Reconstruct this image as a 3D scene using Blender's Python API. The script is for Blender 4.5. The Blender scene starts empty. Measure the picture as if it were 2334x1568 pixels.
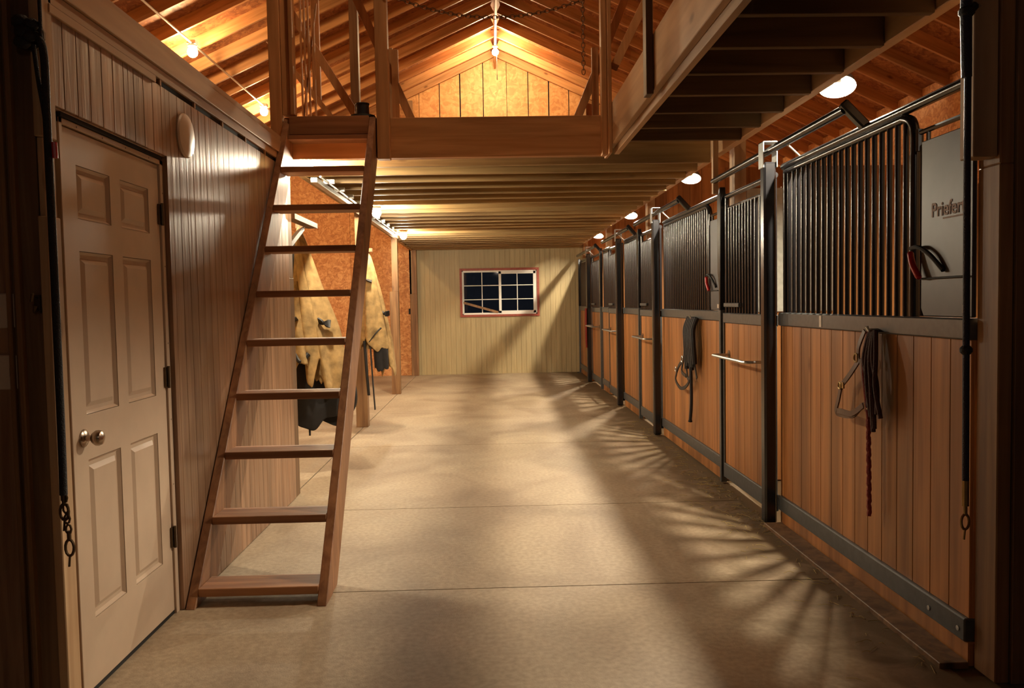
import bpy, math, random
from mathutils import Vector, Matrix
random.seed(11)
SC = bpy.context.scene
COL = SC.collection
ORD = ['first','second','third','fourth','fifth','sixth','seventh','eighth','ninth','tenth','eleventh','twelfth','thirteenth','fourteenth','fifteenth','sixteenth','seventeenth','eighteenth','nineteenth','twentieth','twenty-first','twenty-second','twenty-third','twenty-fourth','twenty-fifth','twenty-sixth','twenty-seventh','twenty-eighth']

# ------------------------------------------------------------------ materials
def newmat(name):
    m = bpy.data.materials.new(name); m.use_nodes = True
    nt = m.node_tree; b = nt.nodes['Principled BSDF']
    return m, nt, b
def N(nt, t, **kw):
    n = nt.nodes.new(t)
    for k, v in kw.items(): setattr(n, k, v)
    return n
def ramp(nt, stops):
    r = N(nt, 'ShaderNodeValToRGB'); e = r.color_ramp.elements
    e[0].position, e[0].color = stops[0][0], (*stops[0][1], 1)
    e[1].position, e[1].color = stops[-1][0], (*stops[-1][1], 1)
    for p, c in stops[1:-1]:
        x = e.new(p); x.color = (*c, 1)
    return r
def coords(nt, rnd=True):
    tc = N(nt, 'ShaderNodeTexCoord')
    if not rnd: return tc.outputs['Object']
    oi = N(nt, 'ShaderNodeObjectInfo'); ml = N(nt, 'ShaderNodeMath', operation='MULTIPLY'); ml.inputs[1].default_value = 37.0
    ad = N(nt, 'ShaderNodeVectorMath', operation='ADD')
    nt.links.new(oi.outputs['Random'], ml.inputs[0]); nt.links.new(tc.outputs['Object'], ad.inputs[0]); nt.links.new(ml.outputs[0], ad.inputs[1])
    return ad.outputs[0]
def wood(name, c, d, axis='Z', grain=22, rough=.55, board=None, knots=True, bump=.25, spec=.4, even=0):
    """long-grained timber; axis = direction of the grain in the object's own space"""
    m, nt, b = newmat(name)
    co = coords(nt)
    def mp(sc_cross, sc_long):
        p = N(nt, 'ShaderNodeMapping'); s = [sc_cross]*3; s['XYZ'.index(axis)] = sc_long
        p.inputs['Scale'].default_value = s; nt.links.new(co, p.inputs['Vector']); return p.outputs[0]
    n1 = N(nt, 'ShaderNodeTexNoise'); n1.inputs['Scale'].default_value = grain; n1.inputs['Detail'].default_value = 6; n1.inputs['Distortion'].default_value = .6
    nt.links.new(mp(1, .06), n1.inputs['Vector'])
    n2 = N(nt, 'ShaderNodeTexNoise'); n2.inputs['Scale'].default_value = 5; n2.inputs['Detail'].default_value = 3
    nt.links.new(mp(1, .12), n2.inputs['Vector'])
    r1 = ramp(nt, [(.32, d), (.62, c)]); nt.links.new(n1.outputs['Fac'], r1.inputs['Fac'])
    r2 = ramp(nt, [(.3, tuple(v+(1-v)*even for v in (.62,.6,.58))), (.7, tuple(v+(1-v)*even for v in (1.12,1.1,1.08)))]); nt.links.new(n2.outputs['Fac'], r2.inputs['Fac'])
    mx = N(nt, 'ShaderNodeMix', data_type='RGBA', blend_type='MULTIPLY'); mx.inputs['Factor'].default_value = 1
    nt.links.new(r1.outputs[0], mx.inputs['A']); nt.links.new(r2.outputs[0], mx.inputs['B'])
    out = mx.outputs['Result']
    if knots:
        v = N(nt, 'ShaderNodeTexVoronoi'); v.inputs['Scale'].default_value = 3.2; nt.links.new(mp(1, .45), v.inputs['Vector'])
        rk = ramp(nt, [(.03, (.3,.22,.18)), (.085, (1,1,1))]); nt.links.new(v.outputs['Distance'], rk.inputs['Fac'])
        m2 = N(nt, 'ShaderNodeMix', data_type='RGBA', blend_type='MULTIPLY'); m2.inputs['Factor'].default_value = .8
        nt.links.new(out, m2.inputs['A']); nt.links.new(rk.outputs[0], m2.inputs['B']); out = m2.outputs['Result']
    if board:   # each board of a boarded surface has its own tone: board = (axis index, width)
        sp = N(nt, 'ShaderNodeSeparateXYZ'); tc = N(nt, 'ShaderNodeTexCoord'); nt.links.new(tc.outputs['Object'], sp.inputs[0])
        dv = N(nt, 'ShaderNodeMath', operation='DIVIDE'); dv.inputs[1].default_value = board[1]; nt.links.new(sp.outputs[board[0]], dv.inputs[0])
        fl = N(nt, 'ShaderNodeMath', operation='FLOOR'); nt.links.new(dv.outputs[0], fl.inputs[0])
        wn = N(nt, 'ShaderNodeTexWhiteNoise', noise_dimensions='1D'); nt.links.new(fl.outputs[0], wn.inputs['W'])
        r3 = ramp(nt, [(0, tuple(v+(1-v)*even for v in (.74,.73,.72))), (1, tuple(v+(1-v)*even for v in (1.12,1.1,1.08)))]); nt.links.new(wn.outputs['Value'], r3.inputs['Fac'])
        m3 = N(nt, 'ShaderNodeMix', data_type='RGBA', blend_type='MULTIPLY'); m3.inputs['Factor'].default_value = 1
        nt.links.new(out, m3.inputs['A']); nt.links.new(r3.outputs[0], m3.inputs['B']); out = m3.outputs['Result']
    nt.links.new(out, b.inputs['Base Color'])
    b.inputs['Roughness'].default_value = rough
    b.inputs['Specular IOR Level'].default_value = spec
    bp = N(nt, 'ShaderNodeBump'); bp.inputs['Strength'].default_value = bump; bp.inputs['Distance'].default_value = .004
    nt.links.new(n1.outputs['Fac'], bp.inputs['Height']); nt.links.new(bp.outputs[0], b.inputs['Normal'])
    return m
def osb(name, tones, scale=26, rough=.6):
    m, nt, b = newmat(name); co = coords(nt, False)
    n = N(nt, 'ShaderNodeTexNoise'); n.inputs['Scale'].default_value = 6; n.inputs['Detail'].default_value = 2
    nt.links.new(co, n.inputs['Vector'])
    mu = N(nt, 'ShaderNodeVectorMath', operation='MULTIPLY_ADD'); mu.inputs[1].default_value = (.25,.25,.25)
    nt.links.new(n.outputs['Color'], mu.inputs[0]); nt.links.new(co, mu.inputs[2])
    def vor(sc):
        mp = N(nt, 'ShaderNodeMapping'); mp.inputs['Scale'].default_value = sc; nt.links.new(mu.outputs[0], mp.inputs[0])
        v = N(nt, 'ShaderNodeTexVoronoi'); v.inputs['Scale'].default_value = scale; v.inputs['Randomness'].default_value = 1
        nt.links.new(mp.outputs[0], v.inputs['Vector']); return v
    a = vor((1, 1, .32)); c = vor((.35, .35, 1))
    mx = N(nt, 'ShaderNodeMix', data_type='RGBA'); mx.inputs['Factor'].default_value = .5
    nt.links.new(a.outputs['Color'], mx.inputs['A']); nt.links.new(c.outputs['Color'], mx.inputs['B'])
    bw = N(nt, 'ShaderNodeRGBToBW'); nt.links.new(mx.outputs['Result'], bw.inputs[0])
    k = len(tones); r = ramp(nt, [(.25+.5*i/(k-1), t) for i, t in enumerate(tones)]); nt.links.new(bw.outputs[0], r.inputs['Fac'])
    nt.links.new(r.outputs[0], b.inputs['Base Color']); b.inputs['Roughness'].default_value = rough
    return m
def plain(name, c, rough=.5, metal=0, spec=.5, var=.12, sc=30, bump=0):
    m, nt, b = newmat(name)
    n = N(nt, 'ShaderNodeTexNoise'); n.inputs['Scale'].default_value = sc; n.inputs['Detail'].default_value = 4
    nt.links.new(coords(nt), n.inputs['Vector'])
    r = ramp(nt, [(.3, tuple(x*(1-var) for x in c)), (.7, tuple(min(1, x*(1+var)) for x in c))])
    nt.links.new(n.outputs['Fac'], r.inputs['Fac']); nt.links.new(r.outputs[0], b.inputs['Base Color'])
    b.inputs['Roughness'].default_value = rough; b.inputs['Metallic'].default_value = metal; b.inputs['Specular IOR Level'].default_value = spec
    if bump:
        bp = N(nt, 'ShaderNodeBump'); bp.inputs['Strength'].default_value = bump; bp.inputs['Distance'].default_value = .01
        nt.links.new(n.outputs['Fac'], bp.inputs['Height']); nt.links.new(bp.outputs[0], b.inputs['Normal'])
    return m
def glow(name, c, s):
    m, nt, b = newmat(name)
    b.inputs['Base Color'].default_value = (.8,.8,.8,1); b.inputs['Emission Color'].default_value = (*c, 1); b.inputs['Emission Strength'].default_value = s
    return m
def concrete():
    m, nt, b = newmat('concrete_floor'); co = coords(nt, False)
    def noise(s, d, dist=0, st=(1,1,1)):
        mp = N(nt, 'ShaderNodeMapping'); mp.inputs['Scale'].default_value = st; nt.links.new(co, mp.inputs[0])
        n = N(nt, 'ShaderNodeTexNoise'); n.inputs['Scale'].default_value = s; n.inputs['Detail'].default_value = d; n.inputs['Distortion'].default_value = dist
        nt.links.new(mp.outputs[0], n.inputs['Vector']); return n
    a = noise(1.3, 5, .8, (1.0,.75,1)); f = noise(38, 5); g = noise(150, 2)
    r = ramp(nt, [(.3, (.27,.20,.135)), (.5, (.37,.29,.20)), (.7, (.45,.365,.255))]); nt.links.new(a.outputs['Fac'], r.inputs['Fac'])
    rf = ramp(nt, [(.3, (.82,.8,.78)), (.68, (1.1,1.09,1.07))]); nt.links.new(f.outputs['Fac'], rf.inputs['Fac'])
    m1 = N(nt, 'ShaderNodeMix', data_type='RGBA', blend_type='MULTIPLY'); m1.inputs['Factor'].default_value = 1
    nt.links.new(r.outputs[0], m1.inputs['A']); nt.links.new(rf.outputs[0], m1.inputs['B'])
    # trodden dirt and hay dust kept to the foot of the stalls (x > 1.2), and a worn reddish patch by the door
    sp = N(nt, 'ShaderNodeSeparateXYZ'); nt.links.new(co, sp.inputs[0])
    e = noise(3.2, 5, 1.0); ad = N(nt, 'ShaderNodeMath', operation='MULTIPLY_ADD'); ad.inputs[1].default_value = 1.1
    nt.links.new(e.outputs['Fac'], ad.inputs[0]); nt.links.new(sp.outputs['X'], ad.inputs[2])
    mr = N(nt, 'ShaderNodeMapRange'); mr.inputs['From Min'].default_value = 1.72; mr.inputs['From Max'].default_value = 2.15; nt.links.new(ad.outputs[0], mr.inputs['Value'])
    m2 = N(nt, 'ShaderNodeMix', data_type='RGBA'); nt.links.new(mr.outputs[0], m2.inputs['Factor'])
    nt.links.new(m1.outputs['Result'], m2.inputs['A']); m2.inputs['B'].default_value = (.14,.095,.05,1)
    nt.links.new(m2.outputs['Result'], b.inputs['Base Color'])
    b.inputs['Roughness'].default_value = .62; b.inputs['Specular IOR Level'].default_value = .3
    bp = N(nt, 'ShaderNodeBump'); bp.inputs['Strength'].default_value = .35; bp.inputs['Distance'].default_value = .004
    nt.links.new(g.outputs['Fac'], bp.inputs['Height']); nt.links.new(bp.outputs[0], b.inputs['Normal'])
    return m
M = {}
M['siding'] = wood('varnished_panelling', (.44,.265,.16), (.27,.145,.082), 'Z', 30, .36, board=(1,.19), knots=False, bump=.5, spec=.5)
M['farsiding'] = wood('tan_panelling', (.47,.375,.20), (.41,.32,.165), 'Z', 30, .5, board=(0,.2), knots=False, even=.7)
M['pine_z'] = wood('stall_pine', (.50,.225,.075), (.33,.135,.042), 'Z', 18, .42, board=(1,.14))
M['pine_zx'] = wood('stall_pine_across', (.50,.225,.075), (.33,.135,.042), 'Z', 18, .5, board=(0,.14))
M['timber_x'] = wood('framing_timber_x', (.60,.30,.12), (.42,.19,.065), 'X', 20)
M['timber_y'] = wood('framing_timber_y', (.60,.31,.13), (.40,.19,.07), 'Y', 20)
M['timber_z'] = wood('framing_timber_z', (.60,.31,.13), (.40,.19,.07), 'Z', 20)
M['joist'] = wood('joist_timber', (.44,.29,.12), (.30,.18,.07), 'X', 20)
M['shaded_joist'] = wood('shaded_joist_timber', (.17,.10,.05), (.10,.06,.03), 'X', 20, .8, spec=.15)  # shade under the loft overhang, put into a darker joist colour
M['rim'] = wood('rim_timber', (.58,.36,.19), (.46,.27,.14), 'Y', 14)
M['ladder_s'] = wood('ladder_timber', (.38,.185,.085), (.23,.10,.045), 'Z', 24, .5)
M['ladder_x'] = wood('tread_timber', (.38,.185,.085), (.22,.095,.045), 'X', 24, .5)
M['dark_z'] = wood('dark_timber', (.24,.14,.07), (.13,.07,.035), 'Z', 22)  # dark tone; on two loft and aisle posts it carries their shade
M['postbrown'] = wood('post_timber', (.34,.19,.085), (.2,.1,.045), 'Z', 22)
M['lightz'] = wood('planed_timber', (.56,.38,.22), (.42,.26,.14), 'Z', 18)
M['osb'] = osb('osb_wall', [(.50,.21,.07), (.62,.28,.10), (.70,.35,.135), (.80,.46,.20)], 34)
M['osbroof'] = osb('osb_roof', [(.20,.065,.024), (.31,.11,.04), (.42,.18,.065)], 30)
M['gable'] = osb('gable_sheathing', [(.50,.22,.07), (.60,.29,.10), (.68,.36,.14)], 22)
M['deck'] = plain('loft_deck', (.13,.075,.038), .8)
M['concrete'] = concrete()
M['dirt'] = plain('bedding_floor', (.16,.10,.05), .95, var=.4, sc=60, bump=.6)
M['under'] = plain('ground', (.05,.04,.03), .95)
M['paint'] = plain('door_paint', (.62,.47,.34), .42, var=.04, sc=8)
M['white'] = plain('white_vinyl', (.8,.78,.72), .35, var=.03)
M['redtrim'] = plain('red_window_trim', (.30,.06,.035), .55, var=.2)
M['black'] = plain('black_enamel', (.012,.012,.014), .22, spec=.6)
M['rail'] = plain('grey_enamel', (.070,.076,.078), .34, spec=.6, var=.2)
M['steel'] = plain('galvanised', (.55,.56,.55), .32, metal=.9, var=.12)
M['sheet'] = plain('grey_sheet_steel', (.038,.038,.042), .42, metal=.15, var=.15, sc=9)
M['palesheet'] = plain('pale_sheet', (.5,.5,.44), .45, metal=.3)
M['brass'] = plain('dull_brass', (.32,.22,.09), .35, metal=.9)
M['nickel'] = plain('worn_nickel', (.42,.33,.26), .25, metal=1)
M['hinge'] = plain('hinge_metal', (.12,.08,.045), .45, metal=.8)
M['rubber'] = plain('black_rubber', (.01,.01,.01), .7)
M['gap'] = plain('painted_gap_shade', (.02,.016,.012), .9)  # near-black that stands in for the shade inside wall gaps
M['rope_navy'] = plain('navy_rope', (.012,.013,.035), .6, sc=200, bump=.5)
M['rope_black'] = plain('black_rope', (.012,.011,.013), .65, sc=200, bump=.5)
M['rope_red'] = plain('red_rope', (.22,.02,.012), .7, sc=150, bump=.5)
M['leather'] = plain('brown_leather', (.10,.045,.022), .45)
M['maroon'] = plain('dark_maroon_rope', (.045,.014,.012), .8, sc=120, bump=.6)
M['blackstrap'] = plain('black_webbing', (.014,.013,.013), .55)
M['red'] = plain('red_grip', (.5,.02,.02), .35)
M['canvas'] = plain('tan_canvas', (.40,.255,.10), .85, var=.35, sc=14, bump=.6)
M['lining'] = plain('dark_lining', (.018,.016,.016), .9)
M['chain'] = plain('rusty_chain', (.16,.09,.05), .55, metal=.7)
M['tag'] = plain('pale_tag', (.6,.5,.4), .6)
M['letters'] = plain('pale_lettering', (.5,.42,.4), .7)
M['plastic'] = plain('ivory_plastic', (.6,.5,.4), .4, var=.03)
M['straw'] = plain('straw', (.42,.32,.12), .8)
M['bulb_low'] = glow('lit_bulb_aisle', (1,.86,.62), 1500)
M['reflector'] = plain('grey_reflector', (.14,.14,.135), .5, var=.05)  # dark grey, set to weaken the light bounced by the lamp shade
M['bulb_stall'] = glow('lit_bulb_stall', (1,.85,.63), 18000)
M['bulb_loft'] = glow('lit_bulb_loft', (1,.72,.40), 1700)
M['bulb_side'] = glow('lit_bulb_side', (1,.66,.32), 950)
M['bulb_fill'] = glow('added_fill_bulb', (1,.80,.60), 380)  # glow of the unseen bulb added behind the camera
M['bulb_peak'] = glow('lit_bulb_peak', (1,.72,.42), 760)
m, nt, b = newmat('window_glass'); b.inputs['Base Color'].default_value = (.75,.8,.9,1); b.inputs['Roughness'].default_value = .03
b.inputs['Transmission Weight'].default_value = 1; b.inputs['IOR'].default_value = 1.45; M['glass'] = m

# ------------------------------------------------------------------ mesh builder
class MB:
    def __init__(s): s.v = []; s.f = []
    def add(s, vs, fs):
        o = len(s.v); s.v += [tuple(p) for p in vs]; s.f += [tuple(i+o for i in f) for f in fs]; return s
    def box(s, x0, x1, y0, y1, z0, z1):
        return s.add([(x0,y0,z0),(x1,y0,z0),(x1,y1,z0),(x0,y1,z0),(x0,y0,z1),(x1,y0,z1),(x1,y1,z1),(x0,y1,z1)],
                     [(0,3,2,1),(4,5,6,7),(0,1,5,4),(1,2,6,5),(2,3,7,6),(3,0,4,7)])
    def prism(s, poly, axis, a, c):
        """poly: 2-D outline in the two other axes (in xyz order), extruded from a to c along axis"""
        n = len(poly)
        def P(u, w, t):
            return {'X': (t,u,w), 'Y': (u,t,w), 'Z': (u,w,t)}[axis]
        return s.add([P(u,w,a) for u,w in poly]+[P(u,w,c) for u,w in poly],
                     [tuple(range(n)), tuple(range(2*n-1, n-1, -1))]+[(i,i+n,(i+1)%n+n,(i+1)%n) for i in range(n)])
    def beam(s, p, q, w, h, side=(1,0,0)):
        """bar from p to q: w along 'side', h across the third direction"""
        p, q = Vector(p), Vector(q); d = (q-p).normalized(); a = Vector(side); a = (a-d*a.dot(d)).normalized(); c = d.cross(a)
        vs = [e+a*(w/2*i)+c*(h/2*j) for e in (p, q) for i, j in ((-1,-1),(1,-1),(1,1),(-1,1))]
        return s.add(vs, [(0,3,2,1),(4,5,6,7),(0,1,5,4),(1,2,6,5),(2,3,7,6),(3,0,4,7)])
    def tube(s, pts, r, n=8, closed=False):
        pts = [Vector(p) for p in pts]; k = len(pts); rr = r if isinstance(r, (list, tuple)) else [r]*k
        ref = None; o = len(s.v)
        for i, p in enumerate(pts):
            if closed: d = pts[(i+1)%k]-pts[i-1]
            else: d = pts[min(i+1,k-1)]-pts[max(i-1,0)]
            d.normalize()
            if ref is None: ref = Vector((0,0,1)) if abs(d.z) < .9 else Vector((1,0,0))
            a = (ref-d*ref.dot(d)).normalized(); ref = a; c = d.cross(a)
            for j in range(n):
                t = 2*math.pi*j/n; s.v.append(tuple(p+(a*math.cos(t)+c*math.sin(t))*rr[i]))
        m = k if closed else k-1
        for i in range(m):
            for j in range(n):
                A = o+i*n+j; B = o+i*n+(j+1)%n; C = o+((i+1)%k)*n+(j+1)%n; D = o+((i+1)%k)*n+j
                s.f.append((A,B,C,D))
        if not closed:
            s.f.append(tuple(o+j for j in range(n-1,-1,-1))); s.f.append(tuple(o+(k-1)*n+j for j in range(n)))
        return s
    def lathe(s, prof, org, axis='Z', n=20):
        o = len(s.v); ox, oy, oz = org
        for r, t in prof:
            for j in range(n):
                a = 2*math.pi*j/n; u, w = r*math.cos(a), r*math.sin(a)
                s.v.append({'Z': (ox+u,oy+w,oz+t), 'X': (ox+t,oy+u,oz+w), 'Y': (ox+w,oy+t,oz+u)}[axis])
        for i in range(len(prof)-1):
            for j in range(n): s.f.append((o+i*n+j, o+i*n+(j+1)%n, o+(i+1)*n+(j+1)%n, o+(i+1)*n+j))
        s.f.append(tuple(o+j for j in range(n-1,-1,-1))); s.f.append(tuple(o+(len(prof)-1)*n+j for j in range(n)))
        return s
    def sphere(s, c, r, n=12, sq=(1,1,1)):
        prof = []; o = len(s.v)
        for i in range(n//2+1):
            t = math.pi*(i/(n//2))-math.pi/2
            for j in range(n):
                a = 2*math.pi*j/n; rr = max(math.cos(t), .02)
                s.v.append((c[0]+r*rr*math.cos(a)*sq[0], c[1]+r*rr*math.sin(a)*sq[1], c[2]+r*math.sin(t)*sq[2]))
        for i in range(n//2):
            for j in range(n): s.f.append((o+i*n+j, o+i*n+(j+1)%n, o+(i+1)*n+(j+1)%n, o+(i+1)*n+j))
        s.f.append(tuple(o+j for j in range(n-1,-1,-1))); s.f.append(tuple(o+(n//2)*n+j for j in range(n)))
        return s
    def strap(s, pts, w, t, wide=(0,1,0)):
        """flat strap along pts; its width lies as near 'wide' as it can"""
        pts = [Vector(p) for p in pts]; k = len(pts); o = len(s.v)
        for i, p in enumerate(pts):
            d = (pts[min(i+1,k-1)]-pts[max(i-1,0)]).normalized(); nrm = Vector((1,0,0)); a = d.cross(nrm)
            a = a.normalized() if a.length > .05 else Vector(wide); c = d.cross(a).normalized()
            for u, v in ((-1,-1),(1,-1),(1,1),(-1,1)): s.v.append(tuple(p+a*(w/2*u)+c*(t/2*v)))
        for i in range(k-1):
            for j in range(4): s.f.append((o+i*4+j, o+i*4+(j+1)%4, o+(i+1)*4+(j+1)%4, o+(i+1)*4+j))
        s.f.append((o+3,o+2,o+1,o)); s.f.append(tuple(o+(k-1)*4+j for j in range(4)))
        return s
    def build(s, name, mat, parent=None, loc=None, bevel=0, smooth=False, local=False):
        base = Vector(loc) if loc is not None else (Vector(parent['_w']) if parent is not None and '_w' in parent else Vector((0,0,0)))
        vs = s.v if local else [tuple(Vector(p)-base) for p in s.v]
        me = bpy.data.meshes.new(name); me.from_pydata(vs, [], s.f); me.materials.append(M[mat]); me.validate()
        import bmesh
        bm = bmesh.new(); bm.from_mesh(me); bmesh.ops.recalc_face_normals(bm, faces=bm.faces); bm.to_mesh(me); bm.free()
        o = bpy.data.objects.new(name, me); COL.objects.link(o); o['_w'] = tuple(base)
        if parent is not None:
            o.parent = parent; pb = Vector(parent['_w']) if '_w' in parent else Vector((0,0,0)); o.location = base-pb
        else: o.location = base
        if smooth:
            for p in me.polygons: p.use_smooth = True
            me.set_sharp_from_angle(angle=math.radians(38))
        if bevel:
            b = o.modifiers.new('bevel', 'BEVEL'); b.width = bevel; b.segments = 1; b.limit_method = 'ANGLE'
        return o
def tag(o, label=None, cat=None, group=None, kind=None):
    for k, v in (('label',label),('category',cat),('group',group),('kind',kind)):
        if v: o[k] = v
    return o
def thing(name, label, cat, loc, group=None):
    o = bpy.data.objects.new(name, None); o.empty_display_size = .1; COL.objects.link(o); o.location = loc; o['_w'] = tuple(loc)
    return tag(o, label, cat, group)
def struct(o): o['kind'] = 'structure'; return o
def copy_tree(o, loc=None, parent=None):
    c = o.copy(); COL.objects.link(c)
    if parent is not None: c.parent = parent
    if loc is not None: c.location = loc; c['_w'] = tuple(loc)
    for ch in list(o.children): copy_tree(ch, None, c)
    return c
def spline(pts, k=6):
    P = [Vector(p) for p in pts]; out = []
    for i in range(len(P)-1):
        a, b, c, d = P[max(i-1,0)], P[i], P[i+1], P[min(i+2,len(P)-1)]
        for j in range(k):
            t = j/k; out.append(.5*((2*b)+(c-a)*t+(2*a-5*b+4*c-d)*t*t+(3*b-a-3*c+d)*t**3))
    out.append(P[-1]); return out

XL, XR, YF = -1.458, 1.777, 16.5
def roof(x): return 6.2-.458*abs(x-.175)        # underside of the rafters

# ------------------------------------------------------------------ the setting
m = MB(); ys = [-3.2, -.6, 2.4, 4.02, 5.66, 8.2, 10.9, 13.6, YF]
for a, c in zip(ys[:-1], ys[1:]):
    m.box(-1.495, 1.70, a+.004, c-.004, -.08, 0)
    m.box(-5.2, -1.505, a+.004, c-.004, -.08, 0)
m.box(1.70, 5.5, -3.2, YF, -.085, -.012); m.box(-5.2, 5.5, -3.2, YF, -.12, -.081)
struct(m.build('floor', 'concrete'))
# panelled wall on the left with the doorway cut in it
m = MB(); y = 2.86; bw = .19
m.box(-1.52, -1.468, 3.835, 6.07, 0, 2.412); m.box(-1.52, -1.468, 2.84, 3.835, 2.095, 2.412)
yy = [2.84+bw*i for i in range(19)]
for a in yy:
    c = min(a+bw, 6.07)
    if a >= 6.05: break
    top = 2.405
    for (u, w) in ((a, min(a+bw*.5, c)), (a+bw*.5, c)):
        if w-u < .01: continue
        if w <= 3.835: m.box(-1.47, XL, u+.0025, w-.001, 2.10, top)
        elif u < 3.835:
            m.box(-1.47, XL, u+.0025, 3.835, 2.10, top); m.box(-1.47, XL, 3.835, w-.001, .004, top)
        else: m.box(-1.47, XL, u+.0025 if u == a else u+.001, w-.001, .004, top)
struct(m.build('wall_left', 'siding', bevel=.0015))
struct(MB().box(-5.2, -1.475, 6.0, 6.07, 0, 2.54).build('wall_tack_room_end', 'farsiding'))
struct(MB().box(-5.25, -5.15, -3.2, YF, 0, 3.75).build('wall_outer_left', 'osb'))
# top plates of that wall
m = MB(); m.box(-1.56, -1.452, 2.84, 6.0, 2.432, 2.475); m.box(-1.56, -1.44, 2.84, 6.0, 2.478, 2.565); m.box(-1.56, -1.45, 2.84, 6.0, 2.568, 2.605)
m.box(-1.56, -1.448, 2.84, 3.72, 2.400, 2.43)
struct(m.build('trim_1', 'rim', bevel=.002))
m = MB(); m.box(-1.5, -1.466, 3.72, 6.0, 2.405, 2.432); o = struct(m.build('gap_shade_strip', 'gap'))  # dark strip drawn for the shade between panelling and top plates
m = MB()
for k in range(6): m.box(-1.49, -1.455, 3.78+.43*k, 3.795+.43*k, 2.404, 2.433)
struct(m.build('trim_3', 'timber_z'))
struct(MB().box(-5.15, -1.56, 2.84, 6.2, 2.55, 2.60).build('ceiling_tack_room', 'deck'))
# far wall: opening for the window x -.59..0.97, z 1.15..2.10
m = MB(); wx0, wx1, wz0, wz1 = -.56, .93, 1.185, 2.06
for (x0, x1, z0, z1) in ((-1.6, wx0, 0, 2.75), (wx1, 1.85, 0, 2.75), (wx0, wx1, 0, wz0), (wx0, wx1, wz1, 2.75)): m.box(x0, x1, YF+.012, YF+.08, z0, z1)
k = -1.6
while k < 1.84:
    for (u, w) in ((k, k+.1), (k+.1, k+.2)):
        for (x0, x1, z0, z1) in ((-1.6, wx0, 0, 2.75), (wx1, 1.85, 0, 2.75), (wx0, wx1, 0, wz0), (wx0, wx1, wz1, 2.75)):
            a, c = max(u+.002, x0), min(w-.002, x1)
            if c-a > .004: m.box(a, c, YF, YF+.013, z0, z1)
    k += .2
struct(m.build('wall_back', 'farsiding'))
m = MB(); edges = [-5.15, -3.95, -2.75, -1.56]
for a, c in zip(edges[:-1], edges[1:]):
    m.box(a+.003, c-.003, YF, YF+.05, 0, 3.25); m.prism([(a+.003,3.256),(c-.003,3.256),(c-.003,roof(c)+.15),(a+.003,roof(a)+.15)], 'Y', YF, YF+.05)
struct(m.build('wall_back_left', 'osb'))
m = MB(); m.box(1.85, 5.4, YF, YF+.05, 0, 2.7); m.prism([(1.86,2.7),(5.4,2.7),(5.4,roof(5.4)+.15),(1.86,roof(1.86)+.15)], 'Y', YF, YF+.05)
struct(m.build('wall_back_right', 'pine_zx'))
# gable over the loft: upright sheets
m = MB(); gx = [-1.56, -1.46, -1.06, -.655, -.25, .03, .32, .43, .83, 1.24, 1.64, 1.86]
gx = [-1.56, -1.4, -1.02, -.62, -.205, .03, .30, .82, 1.22, 1.62, 1.86]
gx = [-1.56, -1.33, -.93, -.52, -.06, .40, .82, 1.23, 1.63, 1.86]
for i, (a, c) in enumerate(zip(gx[:-1], gx[1:])):
    g = .012 if i in (2,3,6,7) else .005
    dy = -.012 if i == 4 else 0
    mid = .175
    pl = [(a+g, 2.7), (c-g, 2.7), (c-g, roof(c)+.1)] + ([(mid, roof(mid)+.1)] if a < mid < c else []) + [(a+g, roof(a)+.1)]
    m.prism(pl, 'Y', YF+.03+dy, YF+.06)
struct(m.build('wall_gable', 'gable'))
# roof sheathing
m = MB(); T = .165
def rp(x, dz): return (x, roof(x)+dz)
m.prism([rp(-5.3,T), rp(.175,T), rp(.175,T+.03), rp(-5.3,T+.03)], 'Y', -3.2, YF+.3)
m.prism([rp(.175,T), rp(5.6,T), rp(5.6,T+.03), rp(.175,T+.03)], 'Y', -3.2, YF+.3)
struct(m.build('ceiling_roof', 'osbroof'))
struct(MB().box(5.4, 5.46, -3.2, YF, 0, roof(5.4)+.15).build('wall_outer_right', 'osb'))
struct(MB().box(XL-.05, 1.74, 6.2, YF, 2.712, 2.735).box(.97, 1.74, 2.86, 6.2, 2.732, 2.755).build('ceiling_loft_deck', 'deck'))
# front walls either side of the way in (the camera stands just outside them)
m = MB(); m.box(1.845, 5.4, 2.86, 2.95, 0, 3.2)
struct(m.build('wall_front_right', 'dark_z', bevel=.002))
m = MB(); k = -3.4
while k < -1.62: m.box(k, min(k+.146, -1.60), 2.80, 2.84, 0, 3.2); k += .15
m.box(-5.2, -1.6, 2.825, 2.9, 0, 3.2)
struct(m.build('wall_front_left', 'siding', bevel=.002))
m = MB(); m.box(-1.60, -1.585, 2.775, 2.84, 0, 3.2); m.box(-1.565, -1.548, 2.765, 2.84, 0, 3.2)
struct(m.build('trim_4', 'postbrown', bevel=.003))
struct(MB().box(-1.585, -1.488, 2.79, 2.90, 0, 3.2).build('trim_5', 'dark_z', bevel=.003))
m = MB(); m.box(-1.484, -1.452, 2.775, 2.86, 0, 1.72); m.box(-1.484, -1.452, 2.775, 2.86, 1.98, 3.2); m.box(-1.484, -1.462, 2.79, 2.86, 1.72, 1.98)
struct(m.build('trim_6', 'lightz', bevel=.003))
m = MB(); m.box(1.790, 1.842, 2.87, 3.0, 0, 1.86); m.box(1.79, 1.842, 2.87, 3.0, 1.86, 3.2)
struct(m.build('trim_7', 'postbrown', bevel=.004))

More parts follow.
